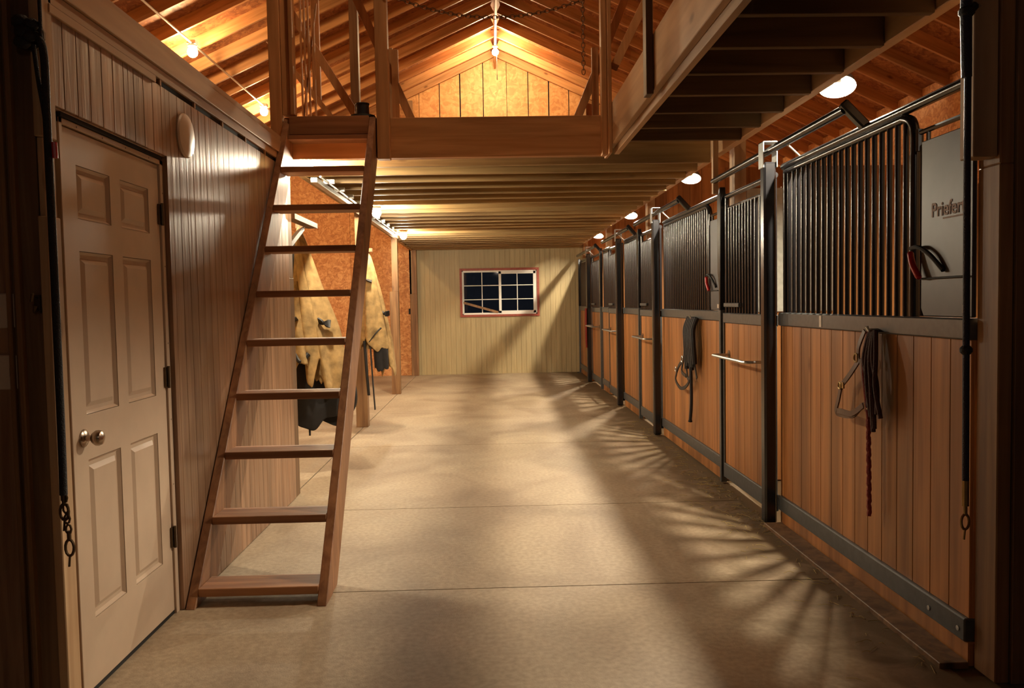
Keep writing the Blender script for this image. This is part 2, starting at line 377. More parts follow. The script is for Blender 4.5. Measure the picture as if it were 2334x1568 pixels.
# ------------------------------------------------------------------ door in the left wall
d = thing('door_1', 'cream painted six panel door with a round knob in the panelled left wall', 'door', (-1.5, 3.37, 0)); d['kind'] = 'structure'
F = -1.487; B = -1.53
m = MB(); ysp = [(2.955,3.05),(3.315,3.405),(3.68,3.79)]; zr = [(.02,.268),(.858,1.024),(1.622,1.738),(1.932,2.052)]
for a, c in ysp: m.box(B, F, a, c, .02, 2.052)
for z0, z1 in zr:
    m.box(B, F, 3.05, 3.315, z0, z1); m.box(B, F, 3.405, 3.68, z0, z1)
def raised(y0, y1, z0, z1):
    r = F-.014; f2 = F-.004
    lo = .002; g = .026; h2 = .044
    q = [(r+.012,lo),(r,.012),(r,g),(f2,h2)]
    vs = []
    for x, i in q: vs += [(x,y0+i,z0+i),(x,y1-i,z0+i),(x,y1-i,z1-i),(x,y0+i,z1-i)]
    fs = []
    for k in range(3):
        for j in range(4): fs.append((k*4+j, k*4+(j+1)%4, (k+1)*4+(j+1)%4, (k+1)*4+j))
    fs.append((12,13,14,15)); m.add(vs, fs); m.box(B, r-.004, y0, y1, z0, z1)
for y0, y1 in ((3.05,3.315),(3.405,3.68)):
    for z0, z1 in ((.268,.858),(1.024,1.622),(1.738,1.932)): raised(y0, y1, z0, z1)
m.build('door_leaf', 'paint', d)
m = MB(); m.box(-1.55, -1.478, 2.925, 2.948, 0, 2.078); m.box(-1.55, -1.478, 3.797, 3.832, 0, 2.078); m.box(-1.55, -1.478, 2.925, 3.832, 2.058, 2.078)
m.build('door_frame', 'paint', d, bevel=.002)
MB().box(-1.53, -1.472, 2.93, 3.80, 2.0795, 2.099).build('head_gap_shade', 'gap', d)  # dark strip painting the shade in the gap over the door frame
MB().box(-1.56, -1.49, 2.93, 3.80, -.001, .016).build('threshold', 'rubber', d)
for z in (1.833, 1.097, .36):
    h = MB(); h.box(-1.486, -1.478, 3.772, 3.806, z-.045, z+.045); h.tube([(-1.472,3.792,z-.05),(-1.472,3.792,z+.05)], .007, 8)
    h.build('hinge', 'hinge', d)
k = MB(); k.lathe([(.001,-.003),(.033,-.002),(.033,.004),(.028,.008),(.012,.012),(.011,.028),(.02,.034),(.028,.045),(.029,.055),(.024,.066),(.012,.072),(.001,.073)], (F,3.02,.943), 'X', 20)
k.build('doorknob', 'nickel', d, smooth=True)
k = MB()
for y, z in ((3.05,2.066),(3.25,2.066),(3.45,2.066),(3.68,2.066)): k.lathe([(.001,0),(.004,.0005),(.001,.001)], (-1.478,y,z), 'X', 8)
for z in (1.93,1.6,1.25,.9,.6): k.lathe([(.001,0),(.004,.0005),(.001,.001)], (-1.478,3.815,z), 'X', 8)
k.build('screw_heads', 'hinge', d)
# round blank cover on the panelling
m = MB(); m.lathe([(.001,-.002),(.104,-.001),(.106,.006),(.1,.014),(.07,.022),(.03,.026),(.001,.027)], (XL,4.065,2.238), 'X', 36)
tag(m.build('wall_cover_plate', 'paint', loc=(XL,4.065,2.238), smooth=True), 'round domed cream cover plate on the panelled wall beside the door top', 'cover plate')
# switches on the front-left wall
for (x, z, lab, mk) in ((-1.615, 1.41, 'upper pale wall switch plate at the left edge beside the dark corner post', 0), (-1.615, 1.205, 'lower pale switch plate with a black toggle at the left edge of the aisle', 1)):
    t = thing('light_switch', lab, 'switch', (x, 2.80, z), 'switch plates on the front wall')
    m = MB(); m.box(x-.035, x+.035, 2.790, 2.80, z-.058, z+.058); m.build('switch_plate', 'plastic', t, bevel=.004)
    m = MB(); m.box(x+.012, x+.02, 2.782, 2.79, z-.014, z+.014); m.build('toggle', 'rubber' if mk else 'plastic', t)
# coat hook on corner post
m = MB(); m.box(-1.512, -1.492, 2.782, 2.79, 1.40, 1.46); m.tube(spline([(-1.502,2.785,1.45),(-1.50,2.755,1.455),(-1.495,2.735,1.44),(-1.487,2.728,1.465)]), .005, 8); m.tube(spline([(-1.502,2.785,1.415),(-1.50,2.76,1.405),(-1.49,2.75,1.425)]), .005, 8)
tag(m.build('coat_hook', 'hinge', loc=(-1.502,2.79,1.42), smooth=True), 'small dark metal coat hook screwed to the dark corner post left of the door', 'hook')

# ------------------------------------------------------------------ far window
w = thing('window_1', 'white sliding window with grids in a red trim in the far wall', 'window', (.185, YF, wz0)); w['kind'] = 'structure'
m = MB()
for (x0, x1, z0, z1) in ((wx0-.045, wx0, wz0-.045, wz1+.045), (wx1, wx1+.045, wz0-.045, wz1+.045), (wx0, wx1, wz1, wz1+.045), (wx0, wx1, wz0-.045, wz0)): m.box(x0, x1, YF-.022, YF+.08, z0, z1)
m.build('window_frame', 'redtrim', w, bevel=.002)
m = MB(); a, c = wx0, wx1; mid = .20
for (x0, x1, z0, z1) in ((a, a+.022, wz0, wz1), (c-.022, c, wz0, wz1), (a, c, wz1-.02, wz1), (a, c, wz0, wz0+.022)): m.box(x0, x1, YF+.0, YF+.07, z0, z1)
m.build('outer_frame', 'white', w)
def sash(x0, x1, fr, y, nm):
    m = MB(); z0, z1 = wz0+.022, wz1-.02
    for (p, q, r, s) in ((x0, x0+fr, z0, z1), (x1-fr, x1, z0, z1), (x0, x1, z1-fr, z1), (x0, x1, z0, z0+fr)): m.box(p, q, y, y+.03, r, s)
    cx = (x0+x1)/2; m.box(cx-.008, cx+.008, y+.008, y+.016, z0, z1)
    for k in (1, 2): zz = z0+(z1-z0)*k/3; m.box(x0, x1, y+.008, y+.016, zz-.008, zz+.008)
    s_ = m.build(nm, 'white', w, bevel=.002)
    MB().box(x0+fr*.5, x1-fr*.5, y+.017, y+.021, z0+fr*.5, z1-fr*.5).build('pane', 'glass', s_)
sash(a+.022, mid+.01, .014, YF+.035, 'fixed_sash'); sash(mid-.03, c-.022, .05, YF+.004, 'sliding_sash')
m = MB(); m.box(mid-.02, mid+.006, YF-.012, YF+.006, 1.58, 1.68); m.build('window_latch', 'white', w)
m = MB(); m.beam((-.545, YF+.018, 1.43), (.15, YF+.018, 1.225), .03, .045, (0,1,0))
tag(m.build('security_stick', 'postbrown', loc=(-.2,YF+.018,1.3)), 'brown wooden stick wedged slantwise across the lower left window panes', 'stick')

# ------------------------------------------------------------------ rafters, ridge
def rafter(side):
    L = (5.35/math.cos(math.atan(.458)))
    m = MB(); m.box(0, L, -.019, .019, 0, .15)
    o = m.build('rafter', 'timber_x', local=True, bevel=.002); a = math.atan(.458)
    if side > 0: o.rotation_euler = (0, a, 0)
    else: o.rotation_euler = (0, a, math.pi)
    return o
n = 0
for side, nm in ((-1, 'left'), (1, 'right')):
    src = None
    for k in range(22):
        y = 16.38-.612*k
        o = rafter(side) if src is None else src.copy()
        if src is None: src = o
        else: COL.objects.link(o)
        o.location = (.175+side*.021, y, roof(.175)+.0)
        tag(o, 'orange-lit sloping roof rafter on the %s slope, %s from the far gable' % (nm, ORD[k]), 'rafter', 'rafters of the %s roof slope' % nm)
m = MB().box(.157, .193, 3.2, YF, 5.99+.02, 6.36)
tag(m.build('ridge_board', 'timber_y', loc=(.175,10,6.0)), 'long ridge board running along the peak between the rafter pairs', 'ridge board')

# ------------------------------------------------------------------ joists
jb = MB().box(-1.5, 1.74, -.019, .019, 0, .235)
src = jb.build('floor_joist', 'joist', local=True, bevel=.002)
k = 0; y = 6.5
while y < 16.4:
    o = src if k == 0 else src.copy()
    if k: COL.objects.link(o)
    o.location = (0, y, 2.475)
    tag(o, 'loft floor joist over the aisle, %s behind the cross beam' % ORD[k], 'joist', 'floor joists under the loft')
    k += 1; y += .406
src = MB().box(.975, 1.74, -.019, .019, 0, .235).build('floor_joist', 'shaded_joist', local=True, bevel=.002)
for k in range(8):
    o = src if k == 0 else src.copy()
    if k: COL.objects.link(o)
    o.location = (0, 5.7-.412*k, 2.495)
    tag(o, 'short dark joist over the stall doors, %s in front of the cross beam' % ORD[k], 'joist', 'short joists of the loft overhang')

def tb(name, label, cat, mat, boxes, group=None, bevel=.003):
    m = MB()
    for b_ in boxes: m.box(*b_)
    x = [b_[0] for b_ in boxes]+[b_[1] for b_ in boxes]; y = [b_[2] for b_ in boxes]+[b_[3] for b_ in boxes]; z = [b_[4] for b_ in boxes]
    return tag(m.build(name, mat, loc=((min(x)+max(x))/2, (min(y)+max(y))/2, min(z)), bevel=bevel), label, cat, group)
tb('cross_beam', 'wide reddish timber beam crossing the aisle under the loft edge', 'beam', 'timber_x', [(-1.44,.868,6.1,6.14,2.475,2.765),(-1.44,.868,6.145,6.18,2.475,2.76)])
tb('rim_beam', 'pale deep rim board along the right loft edge running toward the viewer', 'beam', 'rim', [(.895,.933,2.86,6.14,2.53,2.825),(.934,.972,2.86,6.14,2.485,2.80)])
tb('stall_beam', 'long beam carrying the joist ends above the stall fronts', 'beam', 'rim', [(1.742,1.80,2.96,YF-.01,2.505,2.76)])
tb('left_beam', 'beam along the left end of the joists beside the lamp rail', 'beam', 'joist', [(-1.56,-1.502,6.4,YF-.01,2.475,2.71)])
# posts
def post(name, label, mat, x0, x1, y0, y1, z0, z1, group=None): return tb(name, label, 'post', mat, [(x0,x1,y0,y1,z0,z1)], group)
tb('corner_post', 'tall dark double timber post behind the top left of the ladder', 'post', 'timber_z', [(-1.545,-1.462,6.01,6.09,2.61,roof(-1.6)),(-1.460,-1.40,6.02,6.09,2.775,roof(-1.55)),(-1.398,-1.37,6.0,6.09,2.775,roof(-1.5))])
post('hanging_post', 'dark timber post bolted to the cross beam right of the ladder top', 'timber_z', -.79,-.70, 6.01,6.098, 2.455, roof(-.75), 'posts rising from the loft edge')
post('hanging_post', 'timber post at the corner where cross beam and right rim board meet', 'timber_z', .87,.894, 5.95,6.2, 2.465, roof(.88), 'posts rising from the loft edge').data
post('hanging_post', 'near black timber post hanging against the right rim board', 'dark_z', .855,.893, 4.45,4.54, 2.505, roof(.87), 'posts rising from the loft edge')  # darker timber here paints the shade on its unlit face
m = MB(); m.box(.83,.868,6.01,6.098,2.465,roof(.85)); tag(m.build('hanging_post','timber_z',loc=(.85,6.05,2.465),bevel=.003), 'slim reddish post face fixed before the right end of the cross beam', 'post', 'posts rising from the loft edge')
for i, (y, nm) in enumerate(((6.145,'first post of the left opening, dark, at the end of the panelled wall'),(9.62,'second brown post of the left opening, behind the ladder beside the rear blanket'),(13.1,'third post of the left opening, slim and bright edged under the far lamp'),(16.42,'fourth post of the left row, in the far corner beside the tan wall'))):
    nx = -1.51
    tb('timber_post', nm, 'post', 'postbrown' if i else 'dark_z', [(nx-.07,nx+(.065 if i else .048),y-.065,y+.065,0,1.62),(nx-.03,nx+(.065 if i else .048),y-.065,y+.05,1.62,roof(nx-.1) if i else 2.47)], 'posts along the left side of the aisle')  # first post's darker timber stands in for its backlit shade
for i, (y, nm) in enumerate(((6.3,'pale timber post between the first and second stalls'),(9.75,'timber post between the second and third stalls'),(13.15,'timber post between the third and fourth stalls'),(16.40,'timber post in the far right corner past the last stall'))):
    tb('timber_post', nm, 'post', 'lightz', [(1.856,1.946,y-.065,y+.065,-.01,roof(2.05))], 'posts along the right side of the aisle')
tb('post_batten', 'short bright board beside the post between first and second stalls', 'board', 'lightz', [(1.70,1.742,6.26,6.30,2.2,2.76)])
# struts standing on the loft floor
def strut(name, label, p, q, w, h, mat='timber_z', group='braces above the loft floor', side=(0,1,0)):
    m = MB(); m.beam(p, q, w, h, side); return tag(m.build(name, mat, loc=p, bevel=.002), label, 'brace', group)
strut('roof_strut', 'long slanting strut left of the gable, leaning out to the left roof', (-.545,6.31,2.745), (-1.62,6.31,5.22), .14, .06)
strut('roof_strut', 'long slanting strut right of the gable, leaning out to the right roof', (.665,6.31,2.745), (1.76,6.31,5.34), .14, .06)
strut('roof_strut', 'pale diagonal brace just above the ladder top between the dark posts', (-.93,6.45,2.745), (-1.70,6.45,4.02), .14, .06)
strut('roof_strut', 'diagonal brace rising right from the post at the rim corner', (.93,6.06,3.10), (2.02,6.06,5.26), .14, .06)
strut('roof_strut', 'diagonal knee brace on the second left post seen above the ladder', (-1.58,9.62,3.32), (-2.45,9.62,4.42), .14, .06)
strut('stub_post', 'short slim upright beside the post right of the ladder top', (-.672,6.23,2.74), (-.672,6.23,3.29), .028, .05, group='short uprights on the loft floor')
strut('stub_post', 'short slim upright left of the rim corner post', (.812,6.23,2.74), (.812,6.23,3.29), .028, .05, group='short uprights on the loft floor')
strut('stub_post', 'small upright hanging above the knee brace of the second left post', (-1.93,9.62,3.76), (-1.93,9.62,5.1), .05, .09, group='short uprights on the loft floor')
for i, (x, x2, h, lab) in enumerate(((-1.365,-1.365,3.9,'leftmost thin upright strip'),(-1.338,-1.338,3.9,'second thin upright strip from the left'),(-1.31,-1.31,3.9,'third thin upright strip from the left'),(-1.27,-1.27,3.6,'rightmost thin upright strip'),(-1.375,-1.25,3.65,'thin strip leaning across the others'))):
    m = MB(); m.beam((x,6.26+.02*(i==4),2.74), (x2,6.26+.02*(i==4),h), .012, .02, (1,0,0))
    tag(m.build('furring_strip','timber_z',loc=(x,6.26,2.74)), lab+' behind the top of the ladder', 'strip', 'thin strips standing in the loft')
# dark canister on the loft edge
t = thing('canister', 'dark round canister with a wide flange standing on the cross beam', 'canister', (-.905,6.14,2.766))
MB().lathe([(.001,0),(.092,0),(.096,.006),(.092,.022),(.052,.03),(.001,.031)], (-.905,6.14,2.766), 'Z', 24).build('flange', 'rubber', t, smooth=True)
MB().lathe([(.046,.022),(.048,.03),(.046,.1),(.05,.104),(.05,.112),(.001,.113)], (-.905,6.14,2.766), 'Z', 24).build('canister_body', 'sheet', t, smooth=True)
MB().tube([(-.905-.052,6.14,2.875),(-.905-.058,6.16,2.83),(-.905-.052,6.14,2.79)], .004, 6).build('handle', 'steel', t)

# ------------------------------------------------------------------ ladder
lx0, lx1 = -1.453, -.798
t = thing('loft_ladder', 'steep brown timber ladder with flat treads leaning up to the loft', 'ladder', (-1.12,4.6,0))
kk = (6.02-3.83)/2.74
def fy(z): return 3.83+kk*z
for x in (lx0, lx1-.045):
    m = MB(); zt = 2.76
    def cutz(c): return zt if fy(zt)+c <= 6.098 else (6.098-c-3.83)/kk
    for c0, c1, dx in ((0, .165, 0), (.169, .30, .004)):
        za, zb = cutz(c0), cutz(c1); poly = [(fy(0)+c0, 0), (fy(0)+c1, 0), (6.098 if zb < zt else fy(zb)+c1, zb)]
        if zb < za: poly.append((6.098, za))
        poly.append((fy(za)+c0, za))
        m.prism(poly, 'X', x+dx, x+.045-dx)
    m.build('stringer', 'ladder_s', t, bevel=.003)
for i in range(9):
    z = .045+.2845*i
    m = MB(); m.box(lx0+.045, lx1-.045, fy(z)+.012, fy(z)+.20, z-.002, z+.037); m.build('tread', 'ladder_x', t, bevel=.003)
m = MB(); m.box(lx0+.045, lx1-.045, 5.99, 6.03, 2.63, 2.76); m.build('top_board', 'ladder_x', t, bevel=.003)
m = MB(); m.box(lx0+.045, lx1-.045, 5.93, 6.09, 2.585, 2.615); m.build('tread', 'ladder_x', t, bevel=.003)

# ------------------------------------------------------------------ lamps
def lamp(name, label, loc, mat, r, group, drop):
    t = thing(name, label, 'lamp', loc, group); x, y, z = loc
    MB().lathe([(.001,drop),(.05,drop),(.05,drop-.02),(.022,drop-.026),(.02,r*.8),(.001,r*.75)], (x,y,z), 'Z', 14).build('lamp_holder', 'white', t, smooth=True)
    MB().sphere((x,y,z), r, 12, (1,1,1.05)).build('bulb', mat, t, smooth=True)
    if name == 'stall_lamp':
        sh = MB().lathe([(.03,.06),(.055,.058),(.085,.03),(.098,-.004),(.10,-.003),(.088,.034),(.058,.064),(.03,.067)], (0,0,0), 'Z', 24).build('reflector_shade', 'reflector', t, smooth=True, local=True)
        sh.location = (0,0,0); sh.rotation_euler = (math.radians(-24), 0, math.radians(-22))
    return t
lamp('aisle_lamp', 'glaring bare bulb under the loft seen through the ladder top', (-1.37,6.34,2.455), 'bulb_low', .05, 'bulbs along the left lamp rail', .065)
lamp('aisle_lamp', 'bright bulb on the left lamp rail just right of the ladder', (-1.215,9.05,2.41), 'bulb_low', .05, 'bulbs along the left lamp rail', .065)
lamp('aisle_lamp', 'farthest bright bulb on the left lamp rail above the third post', (-1.25,12.15,2.41), 'bulb_low', .05, 'bulbs along the left lamp rail', .065)
lamp('stall_lamp', 'largest glaring bulb at upper right above the nearest stall', (1.955,4.62,2.575), 'bulb_stall', .020, 'bulbs over the stalls', .19)
lamp('stall_lamp', 'glaring bulb above the second stall front', (1.955,8.0,2.575), 'bulb_stall', .020, 'bulbs over the stalls', .19)
lamp('stall_lamp', 'smaller glaring bulb above the third stall front', (1.955,11.45,2.585), 'bulb_stall', .020, 'bulbs over the stalls', .19)
lamp('stall_lamp', 'bulb over the last stall before the far wall', (1.955,14.9,2.585), 'bulb_stall', .020, 'bulbs over the stalls', .19)
# carriers for the stall lamps
for (y, lab) in ((4.62,'over the first stall'),(8.0,'over the second stall'),(11.45,'over the third stall'),(14.9,'over the last stall')):
    tb('lamp_bracket', 'short wooden arm holding the bulb '+lab, 'bracket', 'timber_x', [(1.802,2.02,y-.03,y+.03,2.776,2.812),(1.802,1.84,y-.03,y+.03,2.70,2.776)], 'wooden arms holding the stall bulbs', .002)
lamp('aisle_lamp', 'added fill bulb, out of view behind the viewer', (.3,-1.6,2.75), 'bulb_fill', .03, None, .065)  # unseen fill bulb added to brighten surfaces that face the camera
tb('lamp_joist', 'joist over the passage behind the viewer', 'joist', 'timber_x', [(-1.5,1.8,-1.64,-1.56,2.815,3.0)])
lamp('loft_lamp', 'blown-out bulb hanging at the roof peak before the gable', (.175,15.05,5.90), 'bulb_loft', .06, 'bulbs under the roof', .11)
lamp('loft_lamp', 'bulb at the roof peak high above the ladder', (.175,4.95,5.90), 'bulb_peak', .06, 'bulbs under the roof', .11)
lamp('loft_lamp', 'brilliant bulb on the thin conduit under the left roof slope', (-3.42,9.9,4.40), 'bulb_side', .06, 'bulbs under the roof', .085)
lamp('loft_lamp', 'farther bulb on the left roof conduit beside the dark corner post', (-3.42,12.95,4.41), 'bulb_side', .06, 'bulbs under the roof', .085)
m = MB(); m.tube([(-3.42,5.2,4.50),(-3.42,15.5,4.50)], .014, 8)
for y in (9.9,12.95): m.box(-3.47,-3.37,y-.05,y+.05,4.485,4.53)
tag(m.build('conduit', 'steel', loc=(-3.42,10,4.5), smooth=True), 'thin pale metal conduit running under the left roof rafters', 'conduit')
m = MB(); m.tube([(.175,15.05,6.0),(.185,15.05,6.2)], .006, 6); m.tube([(.2,15.05,6.0),(.2,15.05,5.42)], .004, 6); m.tube([(.2,15.05,5.5),(.2,15.05,5.41)], .009, 6)
tag(m.build('pull_cord', 'steel', loc=(.2,15.05,5.5)), 'short pull cord hanging in front of the gable peak', 'cord')
# lamp rail under the joists, left
t = thing('lamp_rail', 'silvery metal rail with clamps under the joist ends on the left', 'rail', (-1.40,9.5,2.42))
m = MB(); m.box(-1.43,-1.375,6.75,12.6,2.405,2.445); m.tube([(-1.35,6.75,2.45),(-1.35,12.6,2.45)], .012, 8); m.build('channel', 'steel', t, bevel=.004)
for i in range(12):
    y = 7.1+i*.48
    MB().box(-1.39,-1.30,y-.02,y+.02,2.44,2.475).build('clamp', 'steel', t)

# ------------------------------------------------------------------ stalls
PX = 1.777
def bars(parent, y0, y1, z0, z1, x=1.80, sp=.073, r=.0128):
    n = max(1, int(round((y1-y0)/sp))); src = None
    for i in range(n+1):
        y = y0+(y1-y0)*i/n
        if src is None:
            m = MB(); m.tube([(x,y,z0),(x,y,z1)], r, 10); src = m.build('bar', 'black', parent, smooth=True); y00 = y
        else:
            o = src.copy(); COL.objects.link(o); o.location = src.location+Vector((0,y-y00,0))
def boards(parent, y0, y1, z0, z1, x=PX, name='plank_panel'):
    m = MB(); y = y0; m.box(x+.012, x+.03, y0, y1, z0, z1)
    while y < y1-.005:
        e = min(y+.14, y1); m.box(x, x+.014, y+.002, e-.002, z0, z1); y = e
    return m.build(name, 'pine_z', parent, bevel=.0015)
def grill(parent, y0, y1, round_near=True):
    """bar grille: tube frame with a rounded upper corner, bars"""
    z0, z1 = 1.315, 2.165; m = MB(); R = .09
    pts = [(1.80,y1,z0),(1.80,y1,z1),(1.80,y0+R,z1),(1.80,y0+R*.3,z1-R*.25),(1.80,y0,z1-R),(1.80,y0,z0)]
    m.tube([(1.80,y1,z0),(1.80,y1,z1)], .02, 10); m.tube([(1.80,y1,z1),(1.80,y0+R,z1)], .02, 10)
    m.tube(spline([(1.80,y0+R,z1),(1.80,y0+R*.3,z1-R*.28),(1.80,y0,z1-R),(1.80,y0,z1-R-.1)],5), .021, 10); m.tube([(1.80,y0,z1-R-.08),(1.80,y0,z0)], .022, 10)
    m.build('grille_frame', 'black', parent, smooth=True)
    bars(parent, y0+.075, y1-.05, z0, z1)
def stall_front(y0, y1, gy0, gy1, label, feed=None):
    t = thing('horse_stall', label, 'horse stall', (PX,(y0+y1)/2,0), 'horse stalls with bars over pine boards')
    boards(t, y0, y1, .185, 1.235)
    m = MB(); m.box(1.762,1.828,y0,y1,1.235,1.315); m.build('top_rail', 'rail', t, bevel=.006)
    m = MB(); m.box(1.758,1.815,y0,y1,.095,.185); m.build('bottom_channel', 'rail', t, bevel=.005)
    m = MB(); m.box(1.775,1.85,y0,y1,0,.095); m.build('sill_board', 'pine_z', t, bevel=.004)
    m = MB(); m.tube([(1.80,y0,2.20),(1.80,y1,2.20)], .022, 10); m.build('header_tube', 'black', t, smooth=True)
    grill(t, gy0, gy1)
    return t
s1 = stall_front(3.01, 5.03, 3.47, 4.99, 'nearest stall front, wide black bars over pine boards with a feed panel')
s2 = stall_front(6.33, 8.50, 6.72, 8.46, 'second stall front with black bars, black halter hanging on its boards')
s3 = stall_front(9.82, 10.98, 9.92, 10.94, 'third stall front, short bars right of the third black pole')
s3b = stall_front(12.35, 13.05, 12.4, 13.0, 'narrow stall front past the third sliding door')
s4 = stall_front(14.55, 16.30, 14.62, 16.25, 'farthest stall front, beside the tan far wall')
# bolts, tag, logo panel on the first
m = MB()
for y in (3.02,3.23): m.lathe([(.001,-.004),(.01,-.003),(.01,.001),(.001,.002)], (1.757,y+.03,.135), 'X', 10)
m.build('bolt', 'steel', s1, smooth=True)
MB().box(1.7595,1.762,4.36,4.39,1.245,1.305).build('sticker', 'tag', s1)
def feed_panel(y0, y1, label, logo):
    t = thing('feed_panel', label, 'feed panel', (1.79,(y0+y1)/2,1.32), 'swing-out grey feed panels')
    m = MB(); m.prism([(y0,1.318),(y1-.02,1.318),(y1,1.35),(y1,2.03),(y0,2.03)], 'X', 1.772, 1.79); m.build('sheet', 'sheet', t, bevel=.004)
    m = MB(); m.tube([(1.79,y0,2.075),(1.79,y1+.06,2.075)], .011, 8); m.tube([(1.79,y1+.05,2.0),(1.79,y1+.05,2.09)], .016, 8); m.tube([(1.79,y1-.02,2.075),(1.79,y1-.02,2.02)], .009, 8); m.build('top_tube', 'black', t, smooth=True)
    m = MB(); m.tube([(1.79,y1+.02,1.318),(1.79,y1+.02,2.02)], .012, 8); m.build('hinge_tube', 'black', t, smooth=True)
    m = MB(); m.tube(spline([(1.755,y1+.05,1.60),(1.75,y1-.02,1.60),(1.755,y1-.10,1.565),(1.765,y1-.18,1.50)]), .009, 8); m.tube([(1.765,y1,1.472),(1.765,y0+.02,1.472)], .004, 6); m.build('latch_rod', 'rubber', t, smooth=True)
    m = MB(); m.tube(spline([(1.75,y1+.045,1.585),(1.748,y1+.02,1.53),(1.752,y1-.025,1.475)]), [.008]+[.013]*11+[.01], 10); m.build('latch_grip', 'red', t, smooth=True)
    MB().box(1.770,1.772,y0+.02,y0+.06,1.335,1.365).build('sticker', 'tag', t)
    if logo:
        cu = bpy.data.curves.new('lettering', 'FONT'); cu.body = 'Priefert'; cu.size = .078; cu.extrude = .0008; cu.offset = .0012
        tmp = bpy.data.objects.new('lettering_tmp', cu); COL.objects.link(tmp); bpy.context.view_layer.update()
        me = bpy.data.meshes.new_from_object(tmp.evaluated_get(bpy.context.evaluated_depsgraph_get())); bpy.data.objects.remove(tmp)
        me.materials.clear(); me.materials.append(M['letters'])
        o = bpy.data.objects.new('lettering', me); COL.objects.link(o); o.parent = t
        o.rotation_euler = (math.pi/2, 0, -math.pi/2); o.location = Vector((1.7708, 3.285, 1.715))-Vector(t['_w'])
        MB().box(1.7704,1.772,3.02,3.20,1.700,1.706).build('underline', 'letters', t)
    return t
feed_panel(3.0, 3.365, 'nearest grey steel feed panel with pale lettering and a red latch grip', True)
feed_panel(6.36, 6.62, 'second feed panel, beside the bars of the second stall', False)
# steel poles that guide the sliding doors
for (y, lab) in ((5.08,'nearest tall black steel pole, beside the first sliding door'),(8.56,'second tall black pole, left of the black halter'),(11.05,'third tall black pole along the stalls'),(14.45,'farthest black pole, with the red rope on it')):
    t = thing('guide_pole', lab, 'pole', (1.725,y,0), 'black poles standing before the stall fronts')
    MB().box(1.682,1.758,y-.04,y+.04,-.0,2.235).build('pole', 'black', t, bevel=.012)
    m = MB(); m.box(1.675,1.682,y-.045,y+.045,2.2,2.36); m.box(1.758,1.765,y-.045,y+.045,2.2,2.36); m.box(1.675,1.765,y-.045,y+.045,2.352,2.36)
    m.build('track_hanger', 'steel', t, bevel=.002)
# sliding doors
def sliding_door(y0, y1, label, bar=True):
    t = thing('sliding_stall_door', label, 'stall door', (PX,(y0+y1)/2,0), 'sliding stall doors')
    x = 1.768
    boards(t, y0+.02, y1-.02, .16, 1.225, x)
    m = MB(); m.box(x-.012,x+.04,y0,y1,1.225,1.30); m.build('top_rail', 'rail', t, bevel=.006)
    m = MB(); m.box(x-.012,x+.04,y0,y1,.05,.16); m.build('bottom_channel', 'rail', t, bevel=.005)
    m = MB(); m.box(x-.01,x+.03,y1-.022,y1,.05,1.30); m.box(x-.01,x+.03,y0,y0+.02,.05,1.30); m.build('side_channel', 'rail', t)
    m = MB(); m.tube([(x+.02,y0+.02,1.30),(x+.02,y0+.02,2.17)], .018, 10); m.tube([(x+.02,y1-.02,1.30),(x+.02,y1-.02,2.17)], .018, 10); m.tube([(x+.02,y0,2.17),(x+.02,y1,2.17)], .02, 10); m.tube([(x+.02,y0+.02,2.08),(x+.02,y1-.02,2.08)], .012, 10)
    m.build('grille_frame', 'black', t, smooth=True)
    ym = y0+(y1-y0)*.42
    bars(t, ym, y1-.09, 1.30, 2.08, x+.02, .066)
    bars(t, y0+.09, ym-.08, 1.30, 2.08, x+.02, .1)
    m = MB(); m.box(x-.02,x+.0,y1-.42,y1-.05,1.345,1.375); m.build('feed_bar', 'rail', t, bevel=.004)
    if bar:
        z = .99; h = MB(); a, c = y0+.16, y1-.12; xo = 1.64
        h.tube([(x,c,z),(xo+.01,c,z),(xo,c-.02,z)], .010, 8)
        h = MB(); h.tube(spline([(x,c,z),(xo+.03,c,z),(xo,c-.02,z),(xo,c-.08,z)],4), .010, 8); h.tube([(xo,c-.06,z),(xo,a+.06,z)], .011, 8); h.tube(spline([(xo,a+.08,z),(xo,a+.02,z),(xo+.03,a,z),(x,a,z)],4), .010, 8)
        bb = h.build('blanket_bar', 'steel', t, smooth=True)
        for yy_ in (a, c):
            MB().lathe([(.001,-.006),(.02,-.006),(.034,-.003),(.034,0),(.001,.001)], (x,yy_,z), 'X', 16).build('wall_flange', 'hinge', bb, smooth=True)
    return t
sliding_door(5.15, 6.22, 'nearest sliding stall door of pine boards with a metal blanket bar')
sliding_door(8.64, 9.70, 'second sliding stall door with bars over pine boards and a blanket bar')
sliding_door(11.13, 12.28, 'third sliding stall door between the third pole and a narrow front')
sliding_door(13.28, 14.38, 'farthest sliding stall door, beyond the narrow front', True)
for (y, lab) in ((6.275,'between the first and second stalls'),(9.76,'between the second and third stalls'),(13.17,'between the third and fourth stalls'),(16.36,'at the far end of the stalls')):
    tb('steel_upright', 'thin grey steel upright '+lab, 'upright', 'rail', [(1.745,1.79,y-.03,y+.015,0,1.32)], 'grey uprights between the stalls', .003)
    m = MB(); m.prism([(y-.02,1.32),(y+.01,1.32),(y+.01,1.5),(y+.045,1.60)][:3]+[(y+.045,1.60),(y+.045,2.2),(y-.03,2.25),(y-.05,2.1)], 'X', 1.745, 1.79)
    tag(m.build('latch_plate', 'black', loc=(1.77,y,1.5), bevel=.004), 'black latch plate on the post '+lab, 'latch plate', 'black latch plates')
